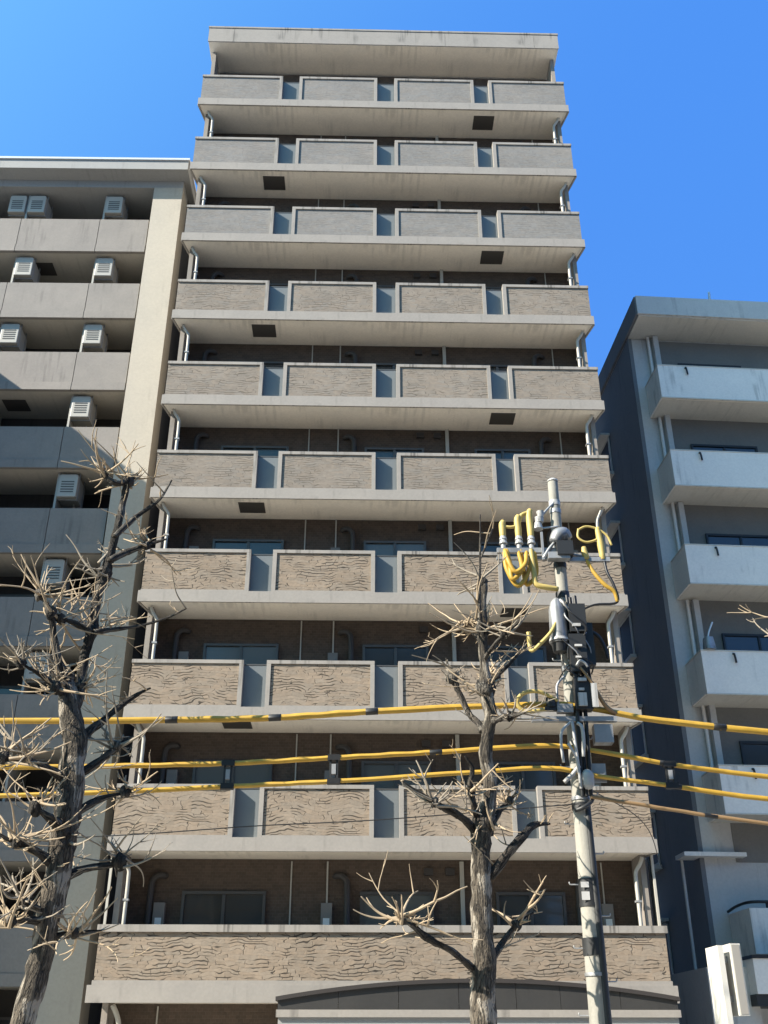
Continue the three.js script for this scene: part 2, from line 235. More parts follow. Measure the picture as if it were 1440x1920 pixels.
// ---------------------------------------------------------------- the tall apartment building in the middle
const TOPS = [3.98, 6.865, 9.74, 12.60, 15.435, 18.255, 21.11, 23.955, 26.81, 29.625];
{
  const B = thing('apartment_building', 'tall narrow beige apartment block with stacked balconies, between two lower blocks', 'building', [0, 0, -22.8], 1.4 * D2R);
  // body: brown tiled rear wall of the balconies, plain side walls, fins at both ends
  part('wall', box(-5.6, 5.6, 0, 31.1, -11, -1.15), M.brownTile, B);
  for (const s of [-1, 1]) {
    part('side_wall', box(s < 0 ? -5.72 : 5.6, s < 0 ? -5.6 : 5.72, 0, 31.12, -11.01, -1.0), M.sideWall, B);
    part('fin_wall', box(s < 0 ? -5.7 : 5.58, s < 0 ? -5.58 : 5.7, 0, 31.15, -0.99, -0.36), M.sideWall, B);
  }
  const roof = part('roof_slab', box(-5.8, 5.8, 31.19, 31.86, -11.2, 0.0), M.soffit, B);
  part('coping', box(-5.84, 5.84, 31.86, 31.93, -11.25, 0.05), M.frame, roof);
  for (const [a, b] of [[-5.82, -4.98], [-4.97, 2.03], [2.04, 5.0], [5.01, 5.82]]) part('fascia_panel', box(a, b, 31.2, 31.855, 0.002, 0.03), M.frame, roof);
  // pieces shared by all floors
  const GAPS = [[-3.27, -2.73], [-0.22, 0.335], [2.9, 3.39]];
  const BAYS = [[-5.86, -3.27], [-2.73, -0.22], [0.335, 2.9], [3.39, 5.86]];
  const slabGeo = prism([[-5.86, 0], [5.86, 0], [5.6, -1.14], [-5.6, -1.14]], -1.4, -1.14);
  const fasciaGeo = box(-5.9, 5.9, -1.425, -1.138, 0.002, 0.05);
  const returnGeo = (s) => { const g = box(0, 0.1, -1.13, -0.085, -0.95, -0.14); g.translate(-0.05, 0, 0.14); g.rotateY(s * 0.22); g.translate(s * 5.79, 0, -0.14); return g; };
  const sideFasciaGeo = (s) => { const g = box(0, 0.05, -1.425, -1.138, -1.1, -0.0); g.translate(-0.025, 0, 0); g.rotateY(s * 0.225); g.translate(s * 5.89, 0, 0); return g; };
  const capSideGeo = (s) => { const g = box(0, 0.16, -0.085, 0, -0.95, -0.19); g.translate(-0.08, 0, 0.14); g.rotateY(s * 0.22); g.translate(s * 5.79, 0, -0.14); return g; };
  const frameGeo = BAYS.map(([a, b], i) => {
    const gs = [box(a, b, -0.085, 0, -0.19, 0.0)];
    if (i > 0) gs.push(box(a, a + 0.1, -1.135, -0.087, -0.16, 0.0));
    if (i < 3) gs.push(box(b - 0.1, b, -1.135, -0.087, -0.16, 0.0));
    gs.push(box(a + (i > 0 ? 0.102 : 0.002), b - (i < 3 ? 0.102 : 0.002), -1.135, -1.085, -0.15, -0.002));
    return join(gs);
  });
  const panelGeo = BAYS.map(([a, b], i) => box(a + (i > 0 ? 0.1 : 0.01), b - (i < 3 ? 0.1 : 0.01), -1.084, -0.086, -0.14, -0.035));
  const screenGeo = GAPS.map(([a, b]) => box(a - 0.03, b + 0.03, -1.13, -0.06, -0.225, -0.213));
  const railGeo = GAPS.map(([a, b]) => join([box(a - 0.03, b + 0.03, -0.06, -0.03, -0.235, -0.203), box(a + 0.3, a + 0.33, -1.13, -0.06, -0.24, -0.228)]));
  const pipeGeo = (s) => pipe([[s * 5.45, -1.14, -0.32], [s * 5.45, 0.3, -0.32], [s * 5.45, 0.95, -0.32], [s * 5.46, 1.12, -0.31], [s * 5.56, 1.28, -0.28], [s * 5.62, 1.42, -0.26]], 0.042, 8);
  const bracketGeo = (s) => box(s * 5.45 - 0.06, s * 5.45 + 0.06, 0.5, 0.54, -0.4, -0.27);
  const ductGeo = (x, s) => pipe([[x, -1.13, -1.03], [x, 0.9, -1.03], [x - s * 0.02, 1.03, -1.03], [x - s * 0.12, 1.12, -1.04], [x - s * 0.24, 1.13, -1.1], [x - s * 0.27, 1.13, -1.18]], 0.07, 10);
  const conduitGeo = (x, y0, w) => box(x - w / 2, x + w / 2, y0, 1.44, -1.149, -1.149 + w);
  const WIN = [[-4.4, -2.57], [-0.5, 1.12], [2.5, 4.03]];
  const windowFrame = ([a, b]) => join([box(a, a + 0.06, -1.12, 0.8, -1.149, -1.06), box(b - 0.06, b, -1.12, 0.8, -1.149, -1.06), box(a + 0.061, b - 0.061, 0.74, 0.8, -1.148, -1.062), box((a + b) / 2 - 0.035, (a + b) / 2 + 0.035, -1.12, 0.739, -1.147, -1.07), box(a + 0.061, b - 0.061, -1.13, -1.07, -1.148, -1.062)]);
  const winGeo = WIN.map(windowFrame);
  const paneGeo = WIN.map(([a, b]) => [box(a + 0.06, (a + b) / 2 - 0.036, -1.07, 0.739, -1.13, -1.12), box((a + b) / 2 + 0.036, b - 0.06, -1.07, 0.739, -1.115, -1.105)]);
  const meterGeo = (x) => box(x - 0.12, x + 0.12, -0.15, 0.55, -1.149, -0.98);
  const labelGeo = (x) => box(x - 0.07, x + 0.07, 0.05, 0.24, -0.979, -0.975);
  const ventGeo = (x) => box(x - 0.1, x + 0.1, 1.15, 1.3, -1.149, -1.07);
  const hatchGeo = (x) => join([box(x - 0.33, x + 0.33, -1.414, -1.402, -0.78, -0.22)]);
  const partitionGeo = (x) => box(x - 0.03, x + 0.03, -1.135, 0.72, -1.1, -0.3);
  TOPS.forEach((T, n) => {
    const at = (o) => { o.position.y = T; return o; };
    const clad = n >= 7 ? M.cladFine : n >= 4 ? M.cladMid : M.cladRough;
    const slab = at(part('balcony', n ? slabGeo : prism([[-5.9, 0], [5.9, 0], [5.6, -1.14], [-5.6, -1.14]], -1.43, -1.14), M.soffit, B));
    part('fascia', n ? fasciaGeo : box(-5.96, 5.96, -1.46, -1.138, 0.002, 0.07), M.frame, slab);
    for (const s of [-1, 1]) {
      part('side_fascia', sideFasciaGeo(s), M.frame, slab);
      part('parapet_return', returnGeo(s), clad, slab);
      part('side_cap', capSideGeo(s), M.frame, slab);
      if (n < 9) { part('drainpipe', pipeGeo(s), M.pipeWhite, slab); part('pipe_bracket', bracketGeo(s), M.galv, slab); }
    }
    if (n) {
      frameGeo.forEach((g) => part('parapet_frame', g, M.frame, slab));
      panelGeo.forEach((g, i) => {   // every panel gets its own stretch of the cladding pattern
        const h = g.clone(), uv = h.attributes.uv; for (let k = 0; k < uv.count; k++) uv.setXY(k, uv.getX(k) + n * 1.37 + i * 0.71, uv.getY(k) + n * 0.43 + i * 0.29);
        part('parapet_panel', h, clad, slab);
      });
      screenGeo.forEach((g, i) => { part('glass_screen', g, M.frosted, slab); part('screen_rail', railGeo[i], M.alu, slab); });
    } else {
      part('parapet_panel', box(-5.86, 5.86, -1.05, -0.14, -0.16, -0.03), clad, slab);
      part('parapet_frame', join([box(-5.9, 5.9, -0.14, 0, -0.22, 0.03), box(-5.88, 5.88, -1.136, -1.05, -0.18, 0.02)]), M.frame, slab);
    }
    if (n >= 2) part('escape_hatch', hatchGeo(n % 2 ? 3.22 : -3.38), M.hatch, slab);
    if (n < 9) {
      WIN.forEach((w, i) => {
        const f = at(part('window', winGeo[i], M.alu, B));
        const curt = (n === 2 && i === 0) || (n === 1 && i !== 2) || (n === 0 && i === 1) || (n === 3 && i === 1);
        paneGeo[i].forEach((g) => part('pane', g, curt ? M.paneCurtain : M.paneDark, f));
      });
      for (const [x, s] of [[-5.08, -1], [-0.79, 1], [4.33, -1]]) at(part('vent_duct', ductGeo(x, s), M.duct, B));
      for (const [x, y0, w] of [[-1.23, 0.55, 0.035], [-2.03, n > 3 ? -1.13 : -0.2, 0.03], [1.76, -1.1, 0.09], [4.9, 0.5, 0.03]]) at(part('conduit', conduitGeo(x, y0, w), M.pipeWhite, B));
      for (const x of [-4.86, -1.23, 4.93]) { const m = at(part('meter_box', meterGeo(x), M.meter, B)); part('meter_label', labelGeo(x), M.paper, m); }
      for (const x of [1.02, 1.5]) at(part('vent_cap', ventGeo(x), M.duct, B));
    }
  });
  for (const s of [-1, 1]) part('screen_post', box(s * 5.83 - 0.025, s * 5.83 + 0.025, 3.98, 5.44, -0.3, -0.25), M.pipeWhite, B);
  part('side_screen', box(5.82, 5.83, 3.99, 5.43, -0.95, -0.31), M.paneDark, B);
  // ground floor under the first balcony and the arched entrance canopy
  for (const s of [-1, 1]) part('drainpipe', pipe([[s * 5.35, 0, -0.5], [s * 5.35, 2.1, -0.5], [s * 5.4, 2.3, -0.45], [s * 5.5, 2.5, -0.4]], 0.055, 8), M.pipeWhite, B);
  part('conduit', box(-4.72, -4.69, 0, 2.5, -1.14, -1.11), M.pipeWhite, B);
  const door = part('door', box(0.6, 3.2, 0, 2.1, -1.14, -1.1), M.paneDark, B);
  part('door_frame', join([box(0.5, 0.6, 0, 2.2, -1.14, -1.05), box(3.2, 3.3, 0, 2.2, -1.14, -1.05), box(0.601, 3.199, 2.1, 2.2, -1.14, -1.051)]), M.alu, door);
  const arch = (x) => 2.90 - 0.31 * Math.pow((x - 1.78) / 3.82, 2);
  const can = part('canopy', box(-2.03, 5.58, 2.1, 2.24, -1.0, 1.2), M.greyTrim, B);
  const xs = [-2.05, -0.9, 0.25, 1.4, 2.5, 3.35, 4.5, 5.6];
  for (let i = 0; i < xs.length - 1; i++) {
    const s = new THREE.Shape(); s.moveTo(xs[i] + 0.004, 2.36); s.lineTo(xs[i + 1] - 0.004, 2.36);
    for (let k = 0; k <= 6; k++) { const x = xs[i + 1] - 0.004 - (xs[i + 1] - xs[i] - 0.008) * k / 6; s.lineTo(x, arch(x) - 0.07); }
    const g = new THREE.ExtrudeGeometry(s, { depth: 0.06, bevelEnabled: false }); g.translate(0, 0, 1.13); part('canopy_panel', g, M.canopy, can);
  }
  { const s = new THREE.Shape(); s.moveTo(-2.09, arch(-2.05) - 0.075);
    for (let k = 0; k <= 24; k++) { const x = -2.09 + 7.73 * k / 24; s.lineTo(x, arch(x)); }
    for (let k = 24; k >= 0; k--) { const x = -2.09 + 7.73 * k / 24; s.lineTo(x, arch(x) - 0.072); }
    const g = new THREE.ExtrudeGeometry(s, { depth: 2.1, bevelEnabled: false }); g.translate(0, 0, -0.85); part('canopy_roof', g, M.canopyCap, can); }
  part('canopy_trim', box(-2.07, 5.62, 2.23, 2.358, 1.12, 1.26), M.frame, can);
  for (const x of [-1.9, 5.45]) part('canopy_post', box(x - 0.07, x + 0.07, 0, 2.1, 0.95, 1.09), M.greyTrim, can);
}

// ---------------------------------------------------------------- the block on the left with the cream corner column
{
  const B = thing('apartment_building', 'grey left apartment block with a cream corner column and deep shaded balconies', 'building', [0, 0, -24.8], 0.8 * D2R);
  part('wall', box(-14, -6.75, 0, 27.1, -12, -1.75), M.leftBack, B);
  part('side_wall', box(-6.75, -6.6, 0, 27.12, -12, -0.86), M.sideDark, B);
  part('corner_column', box(-7.54, -6.6, 0, 26.78, -0.85, -0.06), M.columnCream, B);
  part('end_wall', box(-14.15, -14.0, 0, 27.1, -12, 0), M.leftPanel, B);
  const beam = part('roof_beam', box(-14.1, -6.6, 26.79, 27.08, -12, -0.08), M.greyTrim, B);
  part('cornice', box(-14.2, -6.4, 27.082, 27.46, -12.2, 0.45), M.greyTrim, beam);
  part('metal_cap', box(-14.25, -6.36, 27.462, 27.54, -12.25, 0.5), M.capMetal, beam);
  const segs = [[-13.98, -11.71], [-11.69, -9.18], [-9.16, -7.6]];
  for (let k = 0; k < 10; k++) {
    const T = 25.46 - 2.645 * k;
    const slab = part('balcony', box(-13.99, -7.53, T - 1.36, T - 1.2, -1.74, -0.25), M.leftSoffit, B); 
    segs.forEach(([a, b], i) => {
      part('parapet_panel', box(a, b, T - 1.1, T, -0.3, -0.16, k * 1.3, i + k * 0.7), M.leftPanel, slab);
      part('fascia_panel', box(a, b, T - 1.37, T - 1.104, -0.245, -0.13, k * 0.9, i), M.leftPanel, slab);
    });
    for (const x of [-9.17, -11.7]) part('divider_board', box(x - 0.03, x + 0.03, T - 1.19, T + 1.27, -1.72, -0.42), M.acCase, slab);
    for (const [a, b] of [[-13.6, -12.1], [-11.3, -9.6], [-8.9, -7.9]]) {
      const w = part('window', join([box(a, b, T + 0.66, T + 0.72, -1.745, -1.68), box(a, a + 0.06, T - 1.18, T + 0.66, -1.745, -1.68), box(b - 0.06, b, T - 1.18, T + 0.66, -1.745, -1.68), box((a + b) / 2 - 0.03, (a + b) / 2 + 0.03, T - 1.18, T + 0.66, -1.745, -1.69)]), M.alu, B);
      part('pane', box(a + 0.06, (a + b) / 2 - 0.03, T - 1.18, T + 0.66, -1.74, -1.72), M.paneDark, w);
      part('pane', box((a + b) / 2 + 0.03, b - 0.06, T - 1.18, T + 0.66, -1.735, -1.715), M.paneDark, w);
    }
    if (k === 1 || k === 3) part('escape_hatch', box(-11.35, -10.65, T + 1.27, T + 1.284, -1.3, -0.7), M.hatch, slab);
  }
  // roof railing
  const rail = part('roof_railing', join([box(-14, -11.62, 28.52, 28.57, -0.75, -0.7), box(-11.67, -11.62, 28.52, 28.57, -3, -0.752)]), M.black, B);
  for (const [x, z] of [[-14, -0.75], [-12.85, -0.75], [-11.67, -0.75], [-11.67, -1.6], [-11.67, -2.95]]) part('railing_post', box(x, x + 0.05, 27.54, 28.519, z, z + 0.05), M.black, rail);
}
// outdoor air-conditioning units hung beside the divider boards, each side-on to the street
function aircon(x, y, floorText, label) {
  const th = 0.8 * D2R, o = thing('air_conditioner', label, 'air conditioner', [0, 0, 0], th, 'outdoor units on the left block');
  const p = V(x, y, -0.72).applyAxisAngle(V(0, 1, 0), th); o.position.set(p.x, p.y, p.z - 24.8);
  const body = new THREE.Shape(); const w = 0.25, h = 0.34, r = 0.07;
  body.moveTo(-w, -h); body.lineTo(w, -h); body.lineTo(w, h - r); body.quadraticCurveTo(w, h, w - r, h); body.lineTo(-w + r, h); body.quadraticCurveTo(-w, h, -w, h - r); body.closePath();
  const g = new THREE.ExtrudeGeometry(body, { depth: 0.74, bevelEnabled: true, bevelSize: 0.02, bevelThickness: 0.02, bevelSegments: 2 }); g.translate(0, 0, -0.37);
  part('casing', g, M.acCase, o);
  const gr = new THREE.TorusGeometry(0.23, 0.012, 6, 24); gr.rotateY(Math.PI / 2); gr.translate(-0.275, 0, 0.05); 
  const grille = part('fan_grille', gr, M.acDark, o); const fd = new THREE.CylinderGeometry(0.22, 0.22, 0.01, 24); fd.rotateZ(Math.PI / 2); fd.translate(-0.272, 0, 0.05); part('fan_disc', fd, M.acDark, grille);
  for (let k = 0; k < 5; k++) part('louvre', box(-0.18, 0.18, -0.22 + k * 0.08, -0.19 + k * 0.08, 0.391, 0.4), M.acDark, o);
  part('hanger', join([box(-0.28, -0.25, -0.37, 0.46, -0.25, -0.21), box(0.25, 0.28, -0.37, 0.46, -0.25, -0.21), box(-0.28, 0.28, -0.4, -0.37, -0.25, -0.21), box(-0.28, -0.25, -0.37, 0.46, 0.2, 0.24), box(0.25, 0.28, -0.37, 0.46, 0.2, 0.24), box(-0.28, 0.28, -0.4, -0.37, 0.2, 0.24)]), M.galv, o);
  part('refrigerant_pipe', pipe([[0.1, -0.36, -0.1], [0.12, -0.55, -0.15], [0.06, -0.8, -0.4], [0.05, -0.85, -0.95]], 0.025, 6), M.pipeWhite, o);
}
[['top', 'sunlit, next to the cream column'], ['second', ''], ['third', ''], ['fourth', ''], ['fifth', ''], ['sixth', ''], ['seventh', '']].forEach(([f], k) =>
  aircon(-8.86, 26.28 - 2.645 * k, f, `grey outdoor unit near the cream column, ${f} balcony from the roof`));
[['top', 0], ['second', 1], ['third', 2]].forEach(([f, k]) =>
  aircon(-11.38, 26.28 - 2.645 * k, f, `grey outdoor unit near the left picture edge on the ${f} balcony from the roof`));
aircon(-12.02, 26.28, 'top', 'leftmost grey outdoor unit on the top balcony under the roof railing');

// ---------------------------------------------------------------- the white block on the right
{
  const B = thing('apartment_building', 'white right apartment block in shade with rounded-off solid balcony parapets and a flat roof', 'building', [0, -0.06, -26.2], 4.2 * D2R); B.scale.setScalar(1.04);
  part('wall', box(8.2, 22, 0, 22.3, -13, -1.2), M.rightWall, B);
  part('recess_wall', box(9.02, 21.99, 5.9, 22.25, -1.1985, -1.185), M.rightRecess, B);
  part('side_wall', box(8.08, 8.199, 0, 22.3, -13, -1.19), M.rightSide, B);
  const roof = part('roof_slab', box(8.1, 22.1, 22.32, 22.62, -13.1, -0.02), M.rightSoffit, B);
  part('roof_fascia', box(8.06, 22.15, 22.36, 23.07, -0.018, 0.05), M.rightWall, roof);
  part('roof_side_fascia', box(8.02, 8.1, 22.36, 23.07, -13.15, -0.02), M.rightSide, roof);
  const an = part('antenna', pipe([[10.58, 22.6, -0.12], [10.58, 23.2, -0.12], [10.6, 23.5, -0.12]], 0.04, 6), M.capMetal, roof);
  [20.43, 17.37, 14.27, 11.13, 8.07].forEach((T, k) => {
    const slab = part('balcony', box(8.5, 21.9, T - 1.2, T - 1.05, -1.19, -0.13), M.rightSoffit, B);
    const s = new THREE.Shape(); s.moveTo(8.45, 0); s.lineTo(21.95, 0); s.lineTo(21.95, -1.19); s.lineTo(21.8, -1.19); s.lineTo(21.8, -0.13); s.lineTo(8.58, -0.13); s.lineTo(8.58, -1.19); s.lineTo(8.45, -1.19); s.closePath();
    const g = new THREE.ExtrudeGeometry(s, { depth: 1.13, bevelEnabled: true, bevelSize: 0.015, bevelThickness: 0.015, bevelSegments: 2 }); g.rotateX(-Math.PI / 2); g.scale(1, 1, -1);
    const pts = [[8.45, 0], [21.95, 0], [21.95, -1.19], [21.8, -1.19], [21.8, -0.13], [8.58, -0.13], [8.58, -1.19], [8.45, -1.19]];
    part('parapet', prism(pts, T - 1.19, T - 0.03), M.rightParapet, slab);
    part('parapet_cap', prism(pts.map(([x, z], i) => [x + ([0, 7].includes(i) ? -0.015 : [1, 2].includes(i) ? 0.015 : 0), z + (i < 2 ? 0.015 : 0)]), T - 0.029, T), M.rightSoffit, slab);
    part('drip_edge', prism([[8.44, 0.012], [21.96, 0.012], [21.96, -0.06], [8.44, -0.06]], T - 1.225, T - 1.191), M.rightSoffit, slab);
    part('overflow_spout', pipe([[9.32, T - 0.1, 0.0], [9.32, T - 0.12, 0.06], [9.33, T - 0.2, 0.07], [9.35, T - 0.36, 0.05]], 0.03, 6), M.darkMetal, slab);
    part('drainpipe', pipe([[8.72, T - 1.05, -1.1], [8.72, T + 0.4, -1.1], [8.72, T + 1.9, -1.1]], 0.05, 8), M.rightParapet, slab);
    part('pier', box(8.84, 9.0, T - 1.05, T + 1.86, -1.19, -0.95), M.rightWall, slab);
    const w = part('window', join([box(9.6, 11.7, T + 0.86, T + 0.93, -1.199, -1.12), box(9.6, 9.66, T - 1.05, T + 0.86, -1.199, -1.12), box(11.64, 11.7, T - 1.05, T + 0.86, -1.199, -1.12), box(10.62, 10.68, T - 1.05, T + 0.86, -1.199, -1.13)]), M.darkMetal, B);
    part('pane', box(9.66, 10.62, T - 1.05, T + 0.86, -1.183, -1.165), M.paneDark, w);
    part('pane', box(10.68, 11.64, T - 1.05, T + 0.86, -1.178, -1.16), M.paneDark, w);
  });
  // lower storeys: low balcony with dark handrail, ledge, canopy with a dark band
  const low = part('balcony', box(8.7, 21.9, 3.65, 3.8, -1.19, 0.0), M.rightSoffit, B);
  part('parapet', prism([[8.62, 0.12], [21.95, 0.12], [21.95, -0.02], [8.75, -0.02], [8.75, -1.19], [8.62, -1.19]], 3.66, 4.66), M.rightParapet, low);
  part('handrail', pipe([[8.6, 4.72, -1.15], [8.6, 4.78, -0.5], [8.72, 4.8, 0.05], [9.6, 4.8, 0.06], [21.8, 4.8, 0.06]], 0.035, 8), M.black, low);
  for (const x of [9.1, 10.4, 11.7]) part('handrail_post', box(x - 0.03, x + 0.03, 4.66, 4.79, 0.03, 0.09), M.black, low);
  part('ledge', box(7.6, 9.2, 6.0, 6.1, -1.6, -0.9), M.rightParapet, B);
  part('drainpipe', pipe([[7.72, 3.2, -1.5], [7.72, 4.6, -1.5], [7.72, 5.98, -1.5]], 0.04, 8), M.rightWall, B);
  const can = part('entrance_canopy', box(7.9, 21, 2.75, 3.45, 0.14, 1.6), M.rightParapet, B);
  part('dark_band', box(7.88, 21.02, 3.452, 3.52, 0.12, 1.63), M.black, can);
  part('lower_band', box(7.88, 21.02, 2.52, 2.748, 0.12, 1.55), M.darkMetal, can);
  part('base_wall', box(7.0, 8.07, 0, 3.3, -2.2, 1.2), M.rightWall, B);
  // windows with ledges on the flank
  [20.4, 17.0, 13.9, 10.8, 7.7, 4.8].forEach((y) => {
    const w = part('window', join([box(8.04, 8.079, y - 0.08, y, -5.4, -4.2), box(8.04, 8.079, y - 1.4, y - 1.32, -5.4, -4.2), box(8.04, 8.079, y - 1.319, y - 0.081, -5.4, -5.32), box(8.04, 8.079, y - 1.319, y - 0.081, -4.28, -4.2)]), M.rightWall, B);
    part('pane', box(8.05, 8.079, y - 1.319, y - 0.081, -5.319, -4.281), M.paneShutter, w);
    part('sill', box(7.9, 8.079, y - 1.52, y - 1.41, -5.5, -4.1), M.rightWall, w);
    part('awning', box(7.75, 8.079, y + 0.02, y + 0.1, -5.5, -4.1), M.rightWall, w);
  });
}
{ // lamp box on the fourth parapet of the right block
  const th = 4.2 * D2R, p = V(9.07, 11.515, -0.06).applyAxisAngle(V(0, 1, 0), th);
  const o = thing('outdoor_lamp', 'small grey lamp box on a bent white stem on the right block parapet', 'lamp', [p.x, p.y, p.z - 26.2], th);
  const g = new THREE.CylinderGeometry(0.15, 0.2, 0.36, 4); g.rotateY(Math.PI / 4); g.translate(0, 0.2, 0); part('housing', g, M.galv, o);
  part('stem', pipe([[0, 0.36, 0], [0.05, 0.55, 0], [0.2, 0.85, 0]], 0.025, 6), M.capMetal, o);
  part('foot', box(-0.1, 0.1, 0, 0.03, -0.06, 0.06), M.galv, o);
}
// the taller corner building beyond the left edge of the picture, whose shade lies across the left block
{
  const B = thing('corner_building', 'brown corner building just outside the left picture edge', 'building', [-24.2, 0, -25.0], 0);
  part('wall', box(-10, 10, 0, 21.2, -5, 5), M.farWall, B);
  part('roof', box(-10.05, 10.02, 21.2, 21.62, -5.05, 5.05), M.greyTrim, B);
  for (let k = 0; k < 6; k++) for (let i = 0; i < 5; i++) { const x = -8 + i * 3.6, y = 1.2 + k * 3.3, w = part('window', join([box(x - 0.08, x + 1.88, y - 0.08, y, 5.001, 5.08), box(x - 0.08, x + 1.88, y + 1.6, y + 1.68, 5.001, 5.08), box(x - 0.08, x, y, y + 1.6, 5.001, 5.08), box(x + 1.8, x + 1.88, y, y + 1.6, 5.001, 5.08)]), M.alu, B); part('pane', box(x, x + 1.8, y, y + 1.6, 5.001, 5.03), M.paneDark, w); }
}

// the row across the street behind the viewer, which the windows mirror
[['opposite_building', 'plain grey office block across the street behind the viewer, left', -30, 22, 20], ['opposite_building', 'plain brown block across the street directly behind the viewer', -8, 19, 24], ['opposite_building', 'plain grey block across the street behind the viewer, right', 14, 24, 21]].forEach(([nm, lb, x0, w, hh], q) => {
  const B = thing(nm, lb, 'building', [x0 + w / 2, 0, 13], 0, 'row of buildings across the street');
  part('wall', box(-w / 2, w / 2, 0, hh, 0, 10), q === 1 ? M.farWall : M.sideWall, B);
  part('roof', box(-w / 2 - 0.1, w / 2 + 0.1, hh, hh + 0.3, -0.1, 10.1), M.greyTrim, B);
  for (let k = 0; k < Math.floor(hh / 3.2); k++) for (let i = 0; i < 5; i++) { const x = -w / 2 + 1 + i * (w - 2) / 5, y = 1 + k * 3.2, f = part('window', join([box(x - 0.08, x + 2.28, y - 0.1, y, -0.12, -0.001), box(x - 0.08, x + 2.28, y + 1.6, y + 1.68, -0.08, -0.001)]), M.alu, B); part('pane', box(x, x + 2.2, y, y + 1.6, -0.03, -0.001), M.paneDark, f); }
});

// ---------------------------------------------------------------- street trees, pollarded and bare
function twig(p, d, L, r0, out, depth) {
  const n = 6, pts = [], q = p.clone(), bend = V(rr(-0.7, 0.7), rr(-0.25, 0.8), rr(-0.6, 0.6)), wob = rr(0.02, 0.09);
  const dd = d.clone();
  for (let k = 0; k <= n; k++) { const t = k / n; pts.push([q.x, q.y, q.z, r0 * (1 - 0.72 * t) + 0.002]); dd.addScaledVector(bend, 1.1 / n).add(V(rr(-1, 1), rr(-1, 1), rr(-1, 1)).multiplyScalar(wob * 2)).normalize(); q.addScaledVector(dd, L / n); }
  out.push(tube(pts, depth ? 4 : 5, 2));
  if (depth < 2) { const m = Math.floor(rr(0.4, depth ? 1.6 : 3.4)); for (let k = 0; k < m; k++) { const s = pts[1 + Math.floor(rnd() * (n - 1))]; twig(V(s[0], s[1], s[2]), d.clone().add(V(rr(-1, 1), rr(-0.5, 1), rr(-1, 1))).normalize(), L * rr(0.25, 0.6), s[3] * 0.8, out, depth + 1); } }
}
function twigs([x, y, z, r], n, len, out) {
  for (let i = 0; i < n; i++) {
    const a = rr(0, 6.283), d = V(Math.cos(a), rr(-0.5, 1.1), Math.sin(a) * 0.8).normalize(), short = rnd() < 0.35;
    twig(V(x + rr(-1, 1) * r, y + rr(-1.2, 1.6) * r, z + rr(-1, 1) * r).addScaledVector(d, r * 0.2), d, len * (short ? rr(0.2, 0.5) : rr(0.5, 1.35)), rr(0.010, 0.025) * (short ? 0.8 : 1), out, 0);
  }
}
function knobGeo([x, y, z, r]) {
  const g = mergeVertices(new THREE.IcosahedronGeometry(r, 2).deleteAttribute('normal').deleteAttribute('uv')), p = g.attributes.position;
  for (let i = 0; i < p.count; i++) { const w = 0.8 + 0.55 * vnoise(p.getX(i) / r * 2.2 + x * 9 + 50, (p.getY(i) + p.getZ(i)) / r * 2.2 + y * 7 + 50, 997, 991, 9); p.setXYZ(i, p.getX(i) * w + x, p.getY(i) * w * 1.15 + y, p.getZ(i) * w + z); }
  g.setAttribute('uv', new THREE.Float32BufferAttribute(new Float32Array(p.count * 2).map((_, i) => p.array[Math.floor(i / 2) * 3 + (i % 2)]), 2)); g.computeVertexNormals(); return g;
}
function streetTree(data, label, dens, len, foot) {
  const base = data.trunk[0][0], o = thing('street_tree', label, 'tree', [foot[0], 0.13, foot[1]], 0, 'bare pollarded street trees');
  const loc = (b) => b.map(([x, y, z, r]) => [x - foot[0], y - 0.13, z - foot[1], r]);
  const trunk = loc(data.trunk[0]);
  trunk.unshift([(trunk[0][0]) * 0.3, 0.55, trunk[0][2] * 0.3, base[3] * 1.1], ); trunk.unshift([0, -0.05, 0, base[3] * 1.5]);
  part('trunk', tube(trunk, 14, 4, 0.16), M.bark, o);
  data.limbs.forEach((b) => part('branch', tube(loc(b).map((p, i, l) => (i === l.length - 1 ? [p[0], p[1], p[2], Math.min(p[3], 0.014)] : p)), 9, 4, 0.26), M.barkDark, o));
  loc(data.knobs).forEach((k) => part('pollard_knob', knobGeo(k), M.barkDark, o));
  const a = [], b = [];
  loc(data.knobs).forEach((k, i) => twigs(k, Math.round(dens * rr(0.7, 1.3)), len * rr(0.75, 1.2), i % 3 ? a : b));
  data.limbs.forEach((l) => { const q = loc(l); for (let i = 1; i < q.length; i++) { const m = Math.floor(rr(0, 2.4) * dens / 10); for (let k = 0; k < m; k++) { const t = rnd(), A = q[i - 1], C = q[i], p = V(A[0] + (C[0] - A[0]) * t, A[1] + (C[1] - A[1]) * t, A[2] + (C[2] - A[2]) * t); const an = rr(0, 6.283); twig(p, V(Math.cos(an), rr(-0.3, 1), Math.sin(an)).normalize(), len * rr(0.25, 1), rr(0.007, 0.014), rnd() < 0.6 ? a : b, 0); } } });
  const c = part('crown', a, M.twig, o); c.userData.kind = 'stuff';
  const c2 = part('crown', b, M.twigGrey, o); c2.userData.kind = 'stuff';
  return o;
}
streetTree(TREE_MIDDLE, 'bare pollarded tree with a thick trunk, beside the utility pole', 10, 0.75, [1.3, -15.3]);
streetTree(TREE_CORNER, 'bare pollarded tree with dense tangled twigs, at the left picture edge', 13, 0.85, [-4.9, -15]);
streetTree(TREE_FAR, 'bare tree whose twig tips reach in at the right picture edge', 8, 0.55, [6.3, -15.2]);

